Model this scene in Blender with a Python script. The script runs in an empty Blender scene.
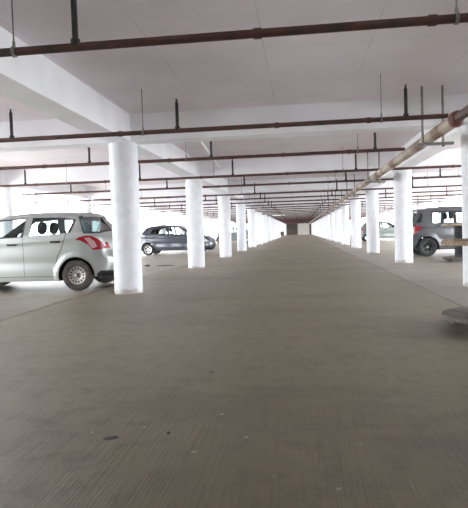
import bpy, math, random
import numpy as np
from mathutils import Vector, Matrix
from mathutils.geometry import delaunay_2d_cdt

sc = bpy.context.scene
COL = sc.collection
rnd = random.Random(7)

# ------------------------------------------------------------------ camera
W_PX, H_PX, F_PX = 468, 508, 547.06
CAM_H, PITCH, YAW, ROLL = 1.0314, 0.03976, 0.11956, -0.03206
cy_, sy_ = math.cos(YAW), math.sin(YAW)
Fv = Vector((-sy_*math.cos(PITCH), cy_*math.cos(PITCH), -math.sin(PITCH)))
Rv = Vector((cy_, sy_, 0)); Uv = Rv.cross(Fv)
R2 = Rv*math.cos(ROLL) + Uv*math.sin(ROLL); U2 = -Rv*math.sin(ROLL) + Uv*math.cos(ROLL)
camd = bpy.data.cameras.new('camera'); cam = bpy.data.objects.new('camera', camd); COL.objects.link(cam)
camd.sensor_fit = 'HORIZONTAL'; camd.sensor_width = 36.0; camd.lens = F_PX*36.0/W_PX
camd.clip_start = 0.05; camd.clip_end = 1000
M = Matrix((R2, U2, -Fv)).transposed().to_4x4(); M.translation = Vector((0, 0, CAM_H))
cam.matrix_world = M
sc.camera = cam

# ------------------------------------------------------------------ light and exposure
world = bpy.data.worlds.new('overcast'); sc.world = world; world.use_nodes = True
bg = world.node_tree.nodes['Background']
bg.inputs['Color'].default_value = (0.93, 0.97, 1.0, 1); bg.inputs['Strength'].default_value = 5.0
sc.view_settings.view_transform = 'Standard'; sc.view_settings.look = 'None'
sc.view_settings.gamma = 1; sc.view_settings.use_curve_mapping = False
sc.view_settings.exposure = 1.54
sc.cycles.use_denoising = True
sc.cycles.max_bounces = 12; sc.cycles.diffuse_bounces = 8; sc.cycles.transparent_max_bounces = 16
sc.cycles.sample_clamp_indirect = 6

# ------------------------------------------------------------------ grid of the building
XL, XR, DX = -3.088, 2.976, 6.058
ROWS = [XL-DX, XL, XR, XR+DX]
Y0, DY = 9.574, 6.622
K0, K1 = -2, 17
ZS, ZC = 2.675, 3.147          # beam soffit, slab
BW = 0.206
YB, YF = Y0+K0*DY-1.0, 123.5   # ends of the building
XE0, XE1 = ROWS[0]-2.2, ROWS[3]+0.55

# ------------------------------------------------------------------ materials
def nd(nt, t, **kw):
    n = nt.nodes.new(t)
    for k, v in kw.items():
        if k.startswith('_'): setattr(n, k[1:], v)
        else: n.inputs[k.replace('__', ' ')].default_value = v
    return n
def base_mat(name, col, rough=.6, metal=0., coat=0., spec=.5):
    m = bpy.data.materials.new(name); m.use_nodes = True
    b = m.node_tree.nodes['Principled BSDF']
    b.inputs['Base Color'].default_value = (*col, 1); b.inputs['Roughness'].default_value = rough
    b.inputs['Metallic'].default_value = metal; b.inputs['Coat Weight'].default_value = coat
    b.inputs['Specular IOR Level'].default_value = spec
    return m
def noisy(name, c1, c2, scale=4, rough=.7, metal=0., coat=0., bump=0., stretch=(1, 1, 1), lo=.35, hi=.65, detail=6, bscale=None):
    m = base_mat(name, c1, rough, metal, coat); nt = m.node_tree; b = nt.nodes['Principled BSDF']
    tc = nd(nt, 'ShaderNodeTexCoord'); mp = nd(nt, 'ShaderNodeMapping'); mp.inputs['Scale'].default_value = stretch
    nt.links.new(tc.outputs['Object'], mp.inputs['Vector'])
    n = nd(nt, 'ShaderNodeTexNoise', Scale=scale, Detail=detail); nt.links.new(mp.outputs[0], n.inputs['Vector'])
    r = nd(nt, 'ShaderNodeValToRGB'); r.color_ramp.elements[0].position = lo; r.color_ramp.elements[1].position = hi
    r.color_ramp.elements[0].color = (*c1, 1); r.color_ramp.elements[1].color = (*c2, 1)
    nt.links.new(n.outputs['Fac'], r.inputs[0]); nt.links.new(r.outputs[0], b.inputs['Base Color'])
    if bump:
        n2 = nd(nt, 'ShaderNodeTexNoise', Scale=bscale or scale*6, Detail=4); nt.links.new(mp.outputs[0], n2.inputs['Vector'])
        bp = nd(nt, 'ShaderNodeBump', Strength=bump, Distance=.01); nt.links.new(n2.outputs['Fac'], bp.inputs['Height'])
        nt.links.new(bp.outputs[0], b.inputs['Normal'])
    return m
def mixc(nt, a, b, fac, mode='MIX'):
    x = nt.nodes.new('ShaderNodeMix'); x.data_type = 'RGBA'; x.blend_type = mode
    for s, v in ((6, a), (7, b), (0, fac)):
        if hasattr(v, 'links'): nt.links.new(v, x.inputs[s])
        elif isinstance(v, (int, float)): x.inputs[s].default_value = v
        else: x.inputs[s].default_value = (*v, 1)
    return x.outputs[2]
def ramp(nt, src, p0, p1, v0=0., v1=1.):
    r = nd(nt, 'ShaderNodeMapRange'); r.inputs[1].default_value = p0; r.inputs[2].default_value = p1
    r.inputs[3].default_value = v0; r.inputs[4].default_value = v1
    nt.links.new(src, r.inputs[0]); return r.outputs[0]

def floor_mat(name, c1, c2, ribs):
    m = base_mat(name, c1, .5); nt = m.node_tree; b = nt.nodes['Principled BSDF']; L = nt.links.new
    tc = nd(nt, 'ShaderNodeTexCoord')
    mp = nd(nt, 'ShaderNodeMapping'); mp.inputs['Scale'].default_value = (1, .3, 1); L(tc.outputs['Object'], mp.inputs['Vector'])
    n1 = nd(nt, 'ShaderNodeTexNoise', Scale=.55, Detail=7, Roughness=.6); L(mp.outputs[0], n1.inputs['Vector'])
    n2 = nd(nt, 'ShaderNodeTexNoise', Scale=6, Detail=6, Roughness=.65); L(tc.outputs['Object'], n2.inputs['Vector'])
    c = mixc(nt, c1, c2, ramp(nt, n1.outputs['Fac'], .36, .64))
    c = mixc(nt, c, [x*.78 for x in c1], ramp(nt, n2.outputs['Fac'], .48, .68, 0, .8))
    # darker blotches of dirt
    n3 = nd(nt, 'ShaderNodeTexNoise', Scale=.9, Detail=5); L(tc.outputs['Object'], n3.inputs['Vector'])
    c = mixc(nt, c, [x*.7 for x in c1], ramp(nt, n3.outputs['Fac'], .58, .75, 0, .6))
    mp4 = nd(nt, 'ShaderNodeMapping'); mp4.inputs['Scale'].default_value = (.35, 1, 1); L(tc.outputs['Object'], mp4.inputs['Vector'])
    n7 = nd(nt, 'ShaderNodeTexNoise', Scale=.55, Detail=6, Roughness=.7); L(mp4.outputs[0], n7.inputs['Vector'])
    c = mixc(nt, c, [x*.6 for x in c1], ramp(nt, n7.outputs['Fac'], .50, .66, 0, .75))
    # pale scuffs
    mp2 = nd(nt, 'ShaderNodeMapping'); mp2.inputs['Scale'].default_value = (2.2, 1, 1); mp2.inputs['Location'].default_value = (5, 3, 0); L(tc.outputs['Object'], mp2.inputs['Vector'])
    n4 = nd(nt, 'ShaderNodeTexNoise', Scale=9, Detail=2); L(mp2.outputs[0], n4.inputs['Vector'])
    c = mixc(nt, c, [min(1, x*1.5) for x in c2], ramp(nt, n4.outputs['Fac'], .70, .78, 0, .5))
    L(c, b.inputs['Base Color'])
    w = nd(nt, 'ShaderNodeTexWave', Scale=ribs, Distortion=1.6, Detail=3); w.inputs['Detail Scale'].default_value = .35
    w.wave_type = 'BANDS'; w.bands_direction = 'X'
    mp3 = nd(nt, 'ShaderNodeMapping'); mp3.inputs['Scale'].default_value = (1, .12, 1); L(tc.outputs['Object'], mp3.inputs['Vector'])
    L(mp3.outputs[0], w.inputs['Vector'])
    n5 = nd(nt, 'ShaderNodeTexNoise', Scale=1.3, Detail=3); L(tc.outputs['Object'], n5.inputs['Vector'])
    mul = nd(nt, 'ShaderNodeMath', _operation='MULTIPLY'); L(w.outputs['Fac'], mul.inputs[0]); L(ramp(nt, n5.outputs['Fac'], .38, .6, .15, 1), mul.inputs[1])
    mul.inputs[1].default_value = 0
    mp5 = nd(nt, 'ShaderNodeMapping'); mp5.inputs['Scale'].default_value = (1, .035, 1); L(tc.outputs['Object'], mp5.inputs['Vector'])
    n8 = nd(nt, 'ShaderNodeTexNoise', Scale=62, Detail=3, Roughness=.5); L(mp5.outputs[0], n8.inputs['Vector'])
    sc1 = nd(nt, 'ShaderNodeMath', _operation='MULTIPLY'); L(mul.outputs[0], sc1.inputs[0]); sc1.inputs[1].default_value = .28
    ma1 = nd(nt, 'ShaderNodeMath', _operation='MULTIPLY_ADD'); L(n8.outputs['Fac'], ma1.inputs[0]); ma1.inputs[1].default_value = 1.7; L(sc1.outputs[0], ma1.inputs[2])
    c = mixc(nt, c, [x*.72 for x in c1], ramp(nt, n8.outputs['Fac'], .50, .68, 0, .45)); L(c, b.inputs['Base Color'])
    add = nd(nt, 'ShaderNodeMath', _operation='ADD'); L(ma1.outputs[0], add.inputs[0])
    n6 = nd(nt, 'ShaderNodeTexNoise', Scale=45, Detail=4); L(tc.outputs['Object'], n6.inputs['Vector']); L(n6.outputs['Fac'], add.inputs[1])
    bp = nd(nt, 'ShaderNodeBump', Strength=.42, Distance=.004); L(add.outputs[0], bp.inputs['Height']); L(bp.outputs[0], b.inputs['Normal'])
    return m
def ceiling_mat():
    m = base_mat('painted_slab', (.6, .57, .58), .85); nt = m.node_tree; b = nt.nodes['Principled BSDF']; L = nt.links.new
    tc = nd(nt, 'ShaderNodeTexCoord'); sep = nd(nt, 'ShaderNodeSeparateXYZ'); L(tc.outputs['Object'], sep.inputs[0])
    n1 = nd(nt, 'ShaderNodeTexNoise', Scale=.8, Detail=6); L(tc.outputs['Object'], n1.inputs['Vector'])
    c = mixc(nt, (.85, .79, .84), (.76, .70, .74), ramp(nt, n1.outputs['Fac'], .35, .68))
    lines = None
    for ax, per, off in ((0, 1.22, .35), (1, 2.44, .9)):
        a = nd(nt, 'ShaderNodeMath', _operation='ADD'); L(sep.outputs[ax], a.inputs[0]); a.inputs[1].default_value = off+100*per
        f = nd(nt, 'ShaderNodeMath', _operation='MODULO'); L(a.outputs[0], f.inputs[0]); f.inputs[1].default_value = per
        d = ramp(nt, f.outputs[0], .0, .014, 1, 0)
        if lines is None: lines = d
        else:
            x = nd(nt, 'ShaderNodeMath', _operation='MAXIMUM'); L(lines, x.inputs[0]); L(d, x.inputs[1]); lines = x.outputs[0]
    n2 = nd(nt, 'ShaderNodeTexNoise', Scale=2.1, Detail=2); L(tc.outputs['Object'], n2.inputs['Vector'])
    mu = nd(nt, 'ShaderNodeMath', _operation='MULTIPLY'); L(lines, mu.inputs[0]); L(ramp(nt, n2.outputs['Fac'], .4, .6, .15, .75), mu.inputs[1])
    c = mixc(nt, c, (.38, .35, .35), mu.outputs[0])
    L(c, b.inputs['Base Color'])
    bp = nd(nt, 'ShaderNodeBump', Strength=.3, Distance=.01); L(lines, bp.inputs['Height']); L(bp.outputs[0], b.inputs['Normal'])
    return m
def column_mat():
    m = base_mat('whitewash', (.86, .86, .87), .8); nt = m.node_tree; b = nt.nodes['Principled BSDF']; L = nt.links.new
    tc = nd(nt, 'ShaderNodeTexCoord'); sep = nd(nt, 'ShaderNodeSeparateXYZ'); L(tc.outputs['Object'], sep.inputs[0])
    n = nd(nt, 'ShaderNodeTexNoise', Scale=7, Detail=6); L(tc.outputs['Object'], n.inputs['Vector'])
    c = mixc(nt, (.80, .81, .85), (.68, .68, .72), ramp(nt, n.outputs['Fac'], .45, .75, 0, .7))
    a = nd(nt, 'ShaderNodeMath', _operation='MULTIPLY_ADD'); L(n.outputs['Fac'], a.inputs[0]); a.inputs[1].default_value = -.22; L(sep.outputs[2], a.inputs[2])
    c = mixc(nt, c, (.42, .38, .34), ramp(nt, a.outputs[0], -.09, -.03, .8, 0))
    L(c, b.inputs['Base Color'])
    bp = nd(nt, 'ShaderNodeBump', Strength=.25, Distance=.01); L(n.outputs['Fac'], bp.inputs['Height']); L(bp.outputs[0], b.inputs['Normal'])
    return m
def glass_mat(name, tint=(.75, .82, .82)):
    m = bpy.data.materials.new(name); m.use_nodes = True; nt = m.node_tree; nt.nodes.clear()
    o = nt.nodes.new('ShaderNodeOutputMaterial'); mx = nt.nodes.new('ShaderNodeMixShader')
    t = nt.nodes.new('ShaderNodeBsdfTransparent'); t.inputs[0].default_value = (*tint, 1)
    g = nt.nodes.new('ShaderNodeBsdfGlossy'); g.inputs['Roughness'].default_value = .02
    lw = nt.nodes.new('ShaderNodeLayerWeight'); pw = nt.nodes.new('ShaderNodeMath'); pw.operation = 'POWER'; pw.inputs[1].default_value = 4
    ma = nt.nodes.new('ShaderNodeMath'); ma.operation = 'MULTIPLY_ADD'; ma.inputs[1].default_value = .8; ma.inputs[2].default_value = .05
    nt.links.new(lw.outputs['Facing'], pw.inputs[0]); nt.links.new(pw.outputs[0], ma.inputs[0]); nt.links.new(ma.outputs[0], mx.inputs[0]); nt.links.new(t.outputs[0], mx.inputs[1]); nt.links.new(g.outputs[0], mx.inputs[2])
    nt.links.new(mx.outputs[0], o.inputs[0]); return m
def pipe_mat(name, base, spot, c0, c1, scale=5):
    return noisy(name, base, spot, scale, .6, 0, 0, .2, (1, 1, 1), c0, c1)

MT = {}
MT['floor'] = floor_mat('broomed_concrete', (.170, .140, .094), (.235, .195, .140), 17)
MT['floor_side'] = floor_mat('smooth_concrete', (.205, .178, .138), (.25, .218, .172), 17)
MT['ground'] = noisy('outside_ground', (.68, .68, .68), (.76, .76, .75), .6, .9)
MT['slab'] = ceiling_mat()
MT['beam'] = noisy('whitewashed_beam', (.89, .90, .93), (.82, .82, .85), 1.4, .85, bump=.2)
MT['column'] = column_mat()
MT['rust'] = pipe_mat('red_oxide_pipe', (.105, .044, .035), (.05, .032, .028), .4, .65)
MT['rustd'] = pipe_mat('old_red_oxide_pipe', (.08, .045, .04), (.045, .03, .028), .4, .65)
MT['beige'] = pipe_mat('taped_pipe', (.42, .36, .29), (.17, .095, .065), .45, .56, 1.3)
MT['beige_dark'] = pipe_mat('bare_rusty_pipe', (.30, .23, .17), (.38, .32, .25), .4, .6, 6)
MT['redflange'] = noisy('red_flange', (.15, .045, .035), (.09, .035, .028), 20, .55)
MT['black'] = base_mat('black_iron', (.018, .016, .016), .6)
MT['steel'] = noisy('galvanised', (.30, .29, .28), (.20, .18, .17), 20, .5, .6)
MT['wallfar'] = noisy('plaster', (.52, .50, .44), (.44, .42, .38), 1.5, .9)
MT['grille'] = noisy('dark_metal_door', (.06, .045, .04), (.09, .07, .06), 4, .6)
MT['tyre'] = noisy('tyre_rubber', (.045, .040, .038), (.085, .072, .062), 9, .85)
MT['tyre_clean'] = base_mat('dark_tyre', (.02, .02, .021), .8)
MT['trim'] = base_mat('black_plastic', (.018, .018, .02), .55)
MT['dark'] = base_mat('underbody_black', (.012, .012, .012), .9)
MT['rim_steel'] = noisy('wheel_steel', (.42, .41, .39), (.30, .27, .25), 18, .45, .5)
MT['rim_alloy'] = base_mat('wheel_alloy', (.62, .62, .62), .3, .7)
MT['rim_black'] = base_mat('wheel_black', (.03, .03, .03), .45)
MT['glass'] = glass_mat('car_glass', (.80, .87, .87))
MT['glass_dark'] = glass_mat('dark_car_glass', (.05, .07, .07)); MT['glass_mid'] = glass_mat('tinted_car_glass', (.62, .68, .68))
MT['red_lens'] = base_mat('red_lens', (.30, .008, .02), .12, 0, 1)
MT['clear_lens'] = base_mat('pale_lens', (.45, .25, .26), .12, .0, 1)
MT['head_lens'] = base_mat('headlamp_lens', (.75, .78, .8), .08, .3, 1)
MT['seat'] = noisy('seat_fabric', (.03, .034, .038), (.05, .055, .06), 30, .95)
MT['plate'] = base_mat('plate_white', (.75, .75, .72), .5)
MT['silver'] = base_mat('silver_paint', (.38, .40, .385), .34, .55, .6)
MT['blue'] = base_mat('blue_grey_paint', (.026, .031, .048), .3, .25, .8)
MT['grey'] = base_mat('grey_paint', (.085, .088, .095), .34, .45, .7)
MT['palegreen'] = base_mat('pale_silver_paint', (.15, .17, .16), .32, .5, .7)
MT['wood'] = noisy('old_planks', (.40, .30, .21), (.24, .18, .125), 3, .85, bump=.4, stretch=(1, 9, 6))
MT['wood_grey'] = noisy('weathered_planks', (.19, .16, .13), (.08, .07, .058), 3, .85, bump=.4, stretch=(1, 9, 6))
MT['cable'] = noisy('black_cable', (.02, .02, .022), (.045, .045, .05), 12, .5)
MT['cable_grey'] = noisy('grey_cable', (.11, .12, .125), (.05, .055, .06), 12, .55)
MT['stone'] = noisy('crumb_stone', (.30, .26, .22), (.16, .14, .12), 30, .9)
MT['stone_pale'] = base_mat('pale_scrap', (.42, .38, .33), .8)
MT['stone_dark'] = base_mat('dark_scrap', (.03, .025, .022), .8)
MT['tar'] = base_mat('tar', (.07, .058, .046), .8)
MT['paint_line'] = noisy('worn_line', (.30, .26, .21), (.20, .17, .135), 1.5, .8, lo=.4, hi=.6)
MT['groove'] = base_mat('joint_filler', (.13, .11, .09), .9)
MT['lamp_body'] = base_mat('lamp_housing', (.7, .72, .7), .5)
tube = base_mat('lit_tube', (.9, .95, .92), .4); tb = tube.node_tree.nodes['Principled BSDF']
tb.inputs['Emission Color'].default_value = (.85, 1, .93, 1); tb.inputs['Emission Strength'].default_value = 3.0; MT['tube'] = tube

# ------------------------------------------------------------------ mesh helpers
class MB:
    def __init__(s): s.v = []; s.f = []; s.m = []
    def add(s, v, f, mi=0):
        o = len(s.v); s.v += [tuple(p) for p in v]; s.f += [tuple(i+o for i in q) for q in f]; s.m += [mi]*len(f); return s
    def box(s, x0, x1, y0, y1, z0, z1, mi=0):
        v = [(x, y, z) for x in (x0, x1) for y in (y0, y1) for z in (z0, z1)]
        return s.add(v, [(0, 1, 3, 2), (4, 6, 7, 5), (0, 4, 5, 1), (2, 3, 7, 6), (0, 2, 6, 4), (1, 5, 7, 3)], mi)
    def rbox(s, c, h, mi=0, tilt=0, e=5.0):     # rounded box, pillow like
        v = []; f = []
        N = 6
        def face(ax, sg):
            o = len(v)
            for i in range(N+1):
                for j in range(N+1):
                    a = -1+2*i/N; b = -1+2*j/N; p = [0, 0, 0]; p[ax] = sg; p[(ax+1) % 3] = a; p[(ax+2) % 3] = b
                    q = Vector(p)
                    l = (abs(q.x)**e+abs(q.y)**e+abs(q.z)**e)**(1/e); q = q/l
                    q = Vector((q.x*h[0], q.y*h[1], q.z*h[2]))
                    if tilt: q = Matrix.Rotation(tilt, 3, 'Y') @ q
                    v.append((q.x+c[0], q.y+c[1], q.z+c[2]))
            for i in range(N):
                for j in range(N):
                    a = o+i*(N+1)+j; t = (a, a+N+1, a+N+2, a+1); f.append(t if sg > 0 else t[::-1])
        for ax in range(3):
            face(ax, 1); face(ax, -1)
        return s.add(v, f, mi)
    def tube(s, pts, r, n=10, mi=0, caps=True):
        pts = [Vector(p) for p in pts]; v = []; f = []; k = len(pts); prev = None
        rs = r if isinstance(r, (list, tuple)) else [r]*k
        for i, p in enumerate(pts):
            d = (pts[min(i+1, k-1)]-pts[max(i-1, 0)]).normalized()
            up = Vector((0, 0, 1)) if abs(d.z) < .9 else Vector((1, 0, 0))
            a = d.cross(up).normalized(); b = d.cross(a)
            for j in range(n):
                t = 2*math.pi*j/n; v.append(p+(a*math.cos(t)+b*math.sin(t))*rs[i])
        for i in range(k-1):
            for j in range(n):
                j2 = (j+1) % n; f.append((i*n+j, i*n+j2, (i+1)*n+j2, (i+1)*n+j))
        if caps: f.append(tuple(range(n))[::-1]); f.append(tuple((k-1)*n+j for j in range(n)))
        return s.add(v, f, mi)
    def lathe(s, prof, c=(0, 0, 0), axis='Z', n=32, mi=0):   # prof: (radius, height)
        v = []; f = []; k = len(prof)
        for (r, h) in prof:
            for j in range(n):
                t = 2*math.pi*j/n; a, b = r*math.cos(t), r*math.sin(t)
                p = (a, b, h) if axis == 'Z' else ((a, h, b) if axis == 'Y' else (h, a, b))
                v.append((p[0]+c[0], p[1]+c[1], p[2]+c[2]))
        for i in range(k-1):
            for j in range(n):
                j2 = (j+1) % n; q = (i*n+j, i*n+j2, (i+1)*n+j2, (i+1)*n+j); f.append(q if axis != 'Y' else q[::-1])
        return s.add(v, f, mi)
    def prism(s, poly, y0, y1, mi=0):       # polygon in xz
        n = len(poly); v = [(x, y0, z) for x, z in poly]+[(x, y1, z) for x, z in poly]
        f = [tuple(range(n)), tuple(range(n, 2*n))[::-1]]+[(i, i+n, (i+1) % n+n, (i+1) % n) for i in range(n)]
        return s.add(v, f, mi)
    def build(s, name, mats, parent=None, smooth=False, bevel=0, angle=None):
        me = bpy.data.meshes.new(name); me.from_pydata(s.v, [], s.f)
        for m in (mats if isinstance(mats, (list, tuple)) else [mats]): me.materials.append(m if not isinstance(m, str) else MT[m])
        me.polygons.foreach_set('material_index', s.m)
        if smooth:
            me.polygons.foreach_set('use_smooth', [True]*len(s.f))
        me.update()
        if smooth: me.set_sharp_from_angle(angle=math.radians(angle or 40))
        o = bpy.data.objects.new(name, me); COL.objects.link(o)
        if parent is not None: o.parent = parent
        if bevel:
            b = o.modifiers.new('bevel', 'BEVEL'); b.width = bevel; b.segments = 2; b.limit_method = 'ANGLE'
        return o
def tag(o, label=None, cat=None, group=None, kind=None):
    for k, v in (('label', label), ('category', cat), ('group', group), ('kind', kind)):
        if v: o[k] = v
    return o
def empty(name, loc, rz=0):
    o = bpy.data.objects.new(name, None); COL.objects.link(o); o.location = loc; o.rotation_euler = (0, 0, rz); o.empty_display_size = .1
    return o
def copy_tree(o, parent=None):
    c = o.copy(); COL.objects.link(c); c.parent = parent
    for ch in [x for x in ALLCH(o)]: copy_tree(ch, c)
    return c
def ALLCH(o): return list(o.children)
def struct(name, mb, mat, **kw):
    return tag(mb.build(name, mat, **kw), kind='structure')

# ------------------------------------------------------------------ setting
FXL = lambda y: -3.63-.055*(y-6.2) if y < 10.15 else -3.85
struct('floor', MB().box(-3.80, 2.02, YB, YF, -.15, 0), 'floor')
struct('floor.001', MB().box(XE0, -3.82, YB, YF, -.15, 0), 'floor_side')
struct('floor.002', MB().box(2.04, XE1, YB, YF, -.15, 0), 'floor_side')
struct('trim_1', MB().box(-3.82, -3.80, YB, YF, -.15, -.006), 'groove')
struct('trim_2', MB().box(2.02, 2.04, YB, YF, -.15, -.002), 'groove')
struct('trim_3', MB().box(-3.90, -3.825, YB, 60, .0, .003), 'paint_line')
struct('ground', MB().box(-90, 90, -60, 180, -.5, -.16), 'ground')
struct('ceiling', MB().box(XE0-.3, XE1+.3, YB, YF, ZC, ZC+.25), 'slab')
for x in ROWS:
    struct('ceiling_beam', MB().box(x-BW, x+BW, YB, YF, ZS, ZC), 'beam')
for k in range(K0, K1+1):
    y = Y0+k*DY
    struct('ceiling_beam', MB().box(XE0, XE1, y-BW, y+BW, ZS+.004, ZC), 'beam')
struct('wall_back', MB().box(XE0, XE1, YB-.2, YB, 0, ZC), 'wallfar')  # out of view, set close behind the camera to darken the foreground
struct('wall_left', MB().box(XE0-.2, XE0, YB, 1.2, 0, ZC), 'wallfar')  # unseen wall added to block side daylight and darken the foreground
struct('wall_right', MB().box(XE1, XE1+.2, YB, 1.2, 0, ZC), 'wallfar')  # added out of view like its twin, keeps daylight off the near floor
struct('wall_far', MB().box(XE0, XE1, YF, YF+.2, 0, ZC), 'wallfar')
dr = struct('door_1', MB().box(-2.75, -.3, YF-.08, YF-.01, 0, 2.5), 'grille')
g = MB()
for i in range(9): g.box(-2.75+i*.306-.02, -2.75+i*.306+.02, YF-.12, YF-.08, 0, 2.5)
for z in (.1, .8, 1.6, 2.4): g.box(-2.75, -.3, YF-.12, YF-.08, z-.03, z+.03)
g.build('door_grille', 'grille', dr)
struct('door_2', MB().box(2.3, 2.75, YF-.08, YF-.01, 0, 2.3), 'grille')

# ------------------------------------------------------------------ columns
pr = [(0.0, 0.0), (.252, 0.0), (.251, .04), (.25, .3), (.25, ZS-.05), (.25, ZS-.002), (0, ZS-.002)]
colm = MB().lathe(pr, n=40).build('concrete_column', 'column', smooth=True, angle=50)
first = [True]
ORD = ['first', 'second', 'third', 'fourth', 'fifth', 'sixth', 'seventh', 'eighth']
rowname = {0: 'in the outer row behind the silver hatchback', 1: 'in the row beside the silver hatchback',
           2: 'in the row beside the grey boxy car', 3: 'in the outer row behind the grey boxy car'}
inner = {(1, 0): 'thick white round column right behind the silver hatchback rear bumper',
         (1, 1): 'white round column in front of the blue hatchback bonnet',
         (1, 2): 'white round column just past the blue hatchback nose',
         (1, 3): 'white round column hiding the middle of the far pale sedan',
         (1, 4): 'white round column beside the tail of the far pale sedan',
         (2, 0): 'white round column rising behind the nearest cable reel, cut by the picture edge',
         (2, 1): 'white round column touching the grey boxy car tail in view',
         (2, 2): 'white round column in front of the distant silver car doors',
         (2, 3): 'white round column just before the distant silver car tail',
         (2, 4): 'sixth-tallest white round column of the row beyond the distant silver car'}
inner[(2, 4)] = 'white round column next beyond the one at the distant silver car tail'
for ri, x in enumerate(ROWS):
    for k in range(K0, K1+1):
        y = Y0+k*DY
        if ri in (0,) and k < 0 or ri == 3 and k < 2: pass
        if first[0]: o = colm; first[0] = False
        else: o = colm.copy(); COL.objects.link(o)
        o.location = (x, y, 0); o.rotation_euler = (0, 0, rnd.uniform(0, 6.28))
        if ri in (1, 2):
            g = 'white columns lining the drive aisle'
            if (ri, k) in inner: lb = inner[(ri, k)]
            elif 5 <= k <= 9: lb = 'slim distant white column, number %s down the aisle %s' % (ORD[k-5], rowname[ri]); lb = 'distant white column, %s beyond the cars %s' % (ORD[k-5], rowname[ri])
            elif k > 9: lb = 'tiny white column near the aisle end %s' % rowname[ri]; g += ' %s, far end' % ('one' if ri == 1 else 'two')
            else: lb = 'white round column behind the viewpoint %s' % rowname[ri]; g += ' behind'+str(ri)
        else:
            g = 'white columns of the outer row %s' % ('by the silver hatchback' if ri == 0 else 'by the grey boxy car')
            lb = 'small white column standing %s at the open building edge' % rowname[ri]
        tag(o, lb, 'column', g)

# ------------------------------------------------------------------ sprinkler branch pipes
XM, ZM = 2.055, 2.398
ZP = 2.52
ys = [-2.9, .7, 4.18, 7.81, 10.87, 14.46, 17.52, 21.64, 24.89]
while ys[-1] < 118: ys.append(ys[-1]+DY/2)
def branch_pipe(xe, heads, rods):
    root = empty('sprinkler_pipe', (0, 0, ZP))
    m = MB(); m.tube([(x, 0, 0) for x in (-11.2, -3, 1, xe)], .033, 12)
    for x in [v for v in (-10.2, -7.2, -5.2, -2.55, -.27, 1.0, 3.9, 6.6) if v < xe]: m.tube([(x-.03, 0, 0), (x+.03, 0, 0)], .041, 12)
    m.build('pipe', 'rust', root, smooth=True)
    if True:
        u0 = None
        for x in heads:
            if u0 is None:
                m = MB(); m.tube([(0, 0, 0), (0, 0, .40)], .024, 10); m.tube([(0, 0, 0), (0, 0, .06)], .036, 10); m.tube([(0, 0, .40), (0, 0, .445)], [.02, .008], 8)
                m.lathe([(0, .445), (.022, .446), (.022, .45), (0, .452)], n=10)
                u0 = m.build('sprinkler_head', 'black', root, smooth=True); u = u0
            else:
                u = u0.copy(); COL.objects.link(u)
            u.location = (x, 0, .0)
        r0 = None
        for x in rods:
            if r0 is None:
                m = MB(); m.tube([(0, 0, 0), (0, 0, ZC-ZP)], .006, 6)
                m.tube([(-.012, 0, 0), (.012, 0, 0)], .043, 12); m.tube([(0, 0, .03), (0, 0, .08)], .013, 8)
                r0 = m.build('hanger_rod', 'steel', root); r = r0
            else:
                r = r0.copy(); COL.objects.link(r)
            r.location = (x, 0, 0)
    return root
pb = branch_pipe(XM, (-10.8, -7.5, -4.23, -1.70, 1.50), (-8.3, -6.3, -2.21, 1.17))
pa = branch_pipe(9.4, (-10.8, -7.5, -4.23, -1.70, 1.50, 4.35, 7.3), (-9.9, -6.3, -2.21, 1.17, 4.9, 8.2))
NEAR = ['nearest red-brown sprinkler pipe crossing the ceiling overhead',
        'second red-brown sprinkler pipe, running just in front of the first column',
        'third sprinkler pipe, just past the first cross beam',
        'fourth sprinkler pipe, tight against the second cross beam',
        'fifth sprinkler pipe, next beyond the second cross beam']
nn = 0
for i, y in enumerate(ys):
    if i < 5: o = pb if i == 0 else copy_tree(pb)
    else: o = pa if i == 5 else copy_tree(pa)
    o.location = (0, y, ZP)
    if y < 4: lb, g = 'sprinkler pipe overhead behind the viewpoint', 'sprinkler pipes behind'
    else:
        lb = NEAR[nn] if nn < 5 else 'thin distant sprinkler pipe crossing under the far ceiling'; g = 'sprinkler branch pipes' if nn < 5 else 'distant sprinkler pipes'; nn += 1
    tag(o, lb, 'pipe', g)

cd = MB(); cd.tube([(-1.90, 9.785, 2.95), (-2.28, 15.985, 2.95)], .035, 8)
tag(cd.build('slab_conduit', 'column', smooth=True), 'white conduit hung aslant below the slab between the first and second cross beams', 'conduit')

# main header pipe along the aisle
mp = empty('main_water_pipe', (XM, 0, ZM))
tag(mp, 'long thick beige and rust header pipe running down the aisle under the ceiling', 'pipe')
MB().tube([(0, YB+.1, 0), (0, 7.45, 0)], .062, 20).build('rusty_section', 'rust', mp, smooth=True)
MB().tube([(0, 7.45, 0), (0, 40, 0), (0, 80, 0), (0, 121, 0)], .087, 20).build('taped_section', 'beige', mp, smooth=True)
MB().lathe([(0, 7.30), (.07, 7.31), (.10, 7.35), (.104, 7.44), (.088, 7.48), (0, 7.5)], axis='Y', n=24).build('flange', 'redflange', mp, smooth=True)
c0 = None
for y in [10.5, 13.2, 16.9, 20.1, 23.4, 27, 31, 36, 42, 49, 57]:
    if c0 is None:
        c0 = MB().lathe([(0, -.16), (.087, -.155), (.0885, 0), (.087, .155), (0, .16)], axis='Y', n=20).build('coupling', 'beige_dark', mp, smooth=True); c = c0
    else: c = c0.copy(); COL.objects.link(c)
    c.location = (0, y, 0)
h0 = None
for y in [Y0+k*DY-.9 for k in range(-1, 9)]:
    if h0 is None:
        m = MB()
        for x in (-.15, .15): m.tube([(x, 0, -.16), (x, 0, ZC-ZM)], .019, 8); m.tube([(x, 0, -.17), (x, 0, -.06)], .022, 8)
        m.box(-.24, .30, -.03, .03, -.145, -.105)
        h0 = m.build('trapeze_hanger', 'steel', mp); h = h0
    else: h = h0.copy(); COL.objects.link(h)
    h.location = (0, y, 0)

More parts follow.
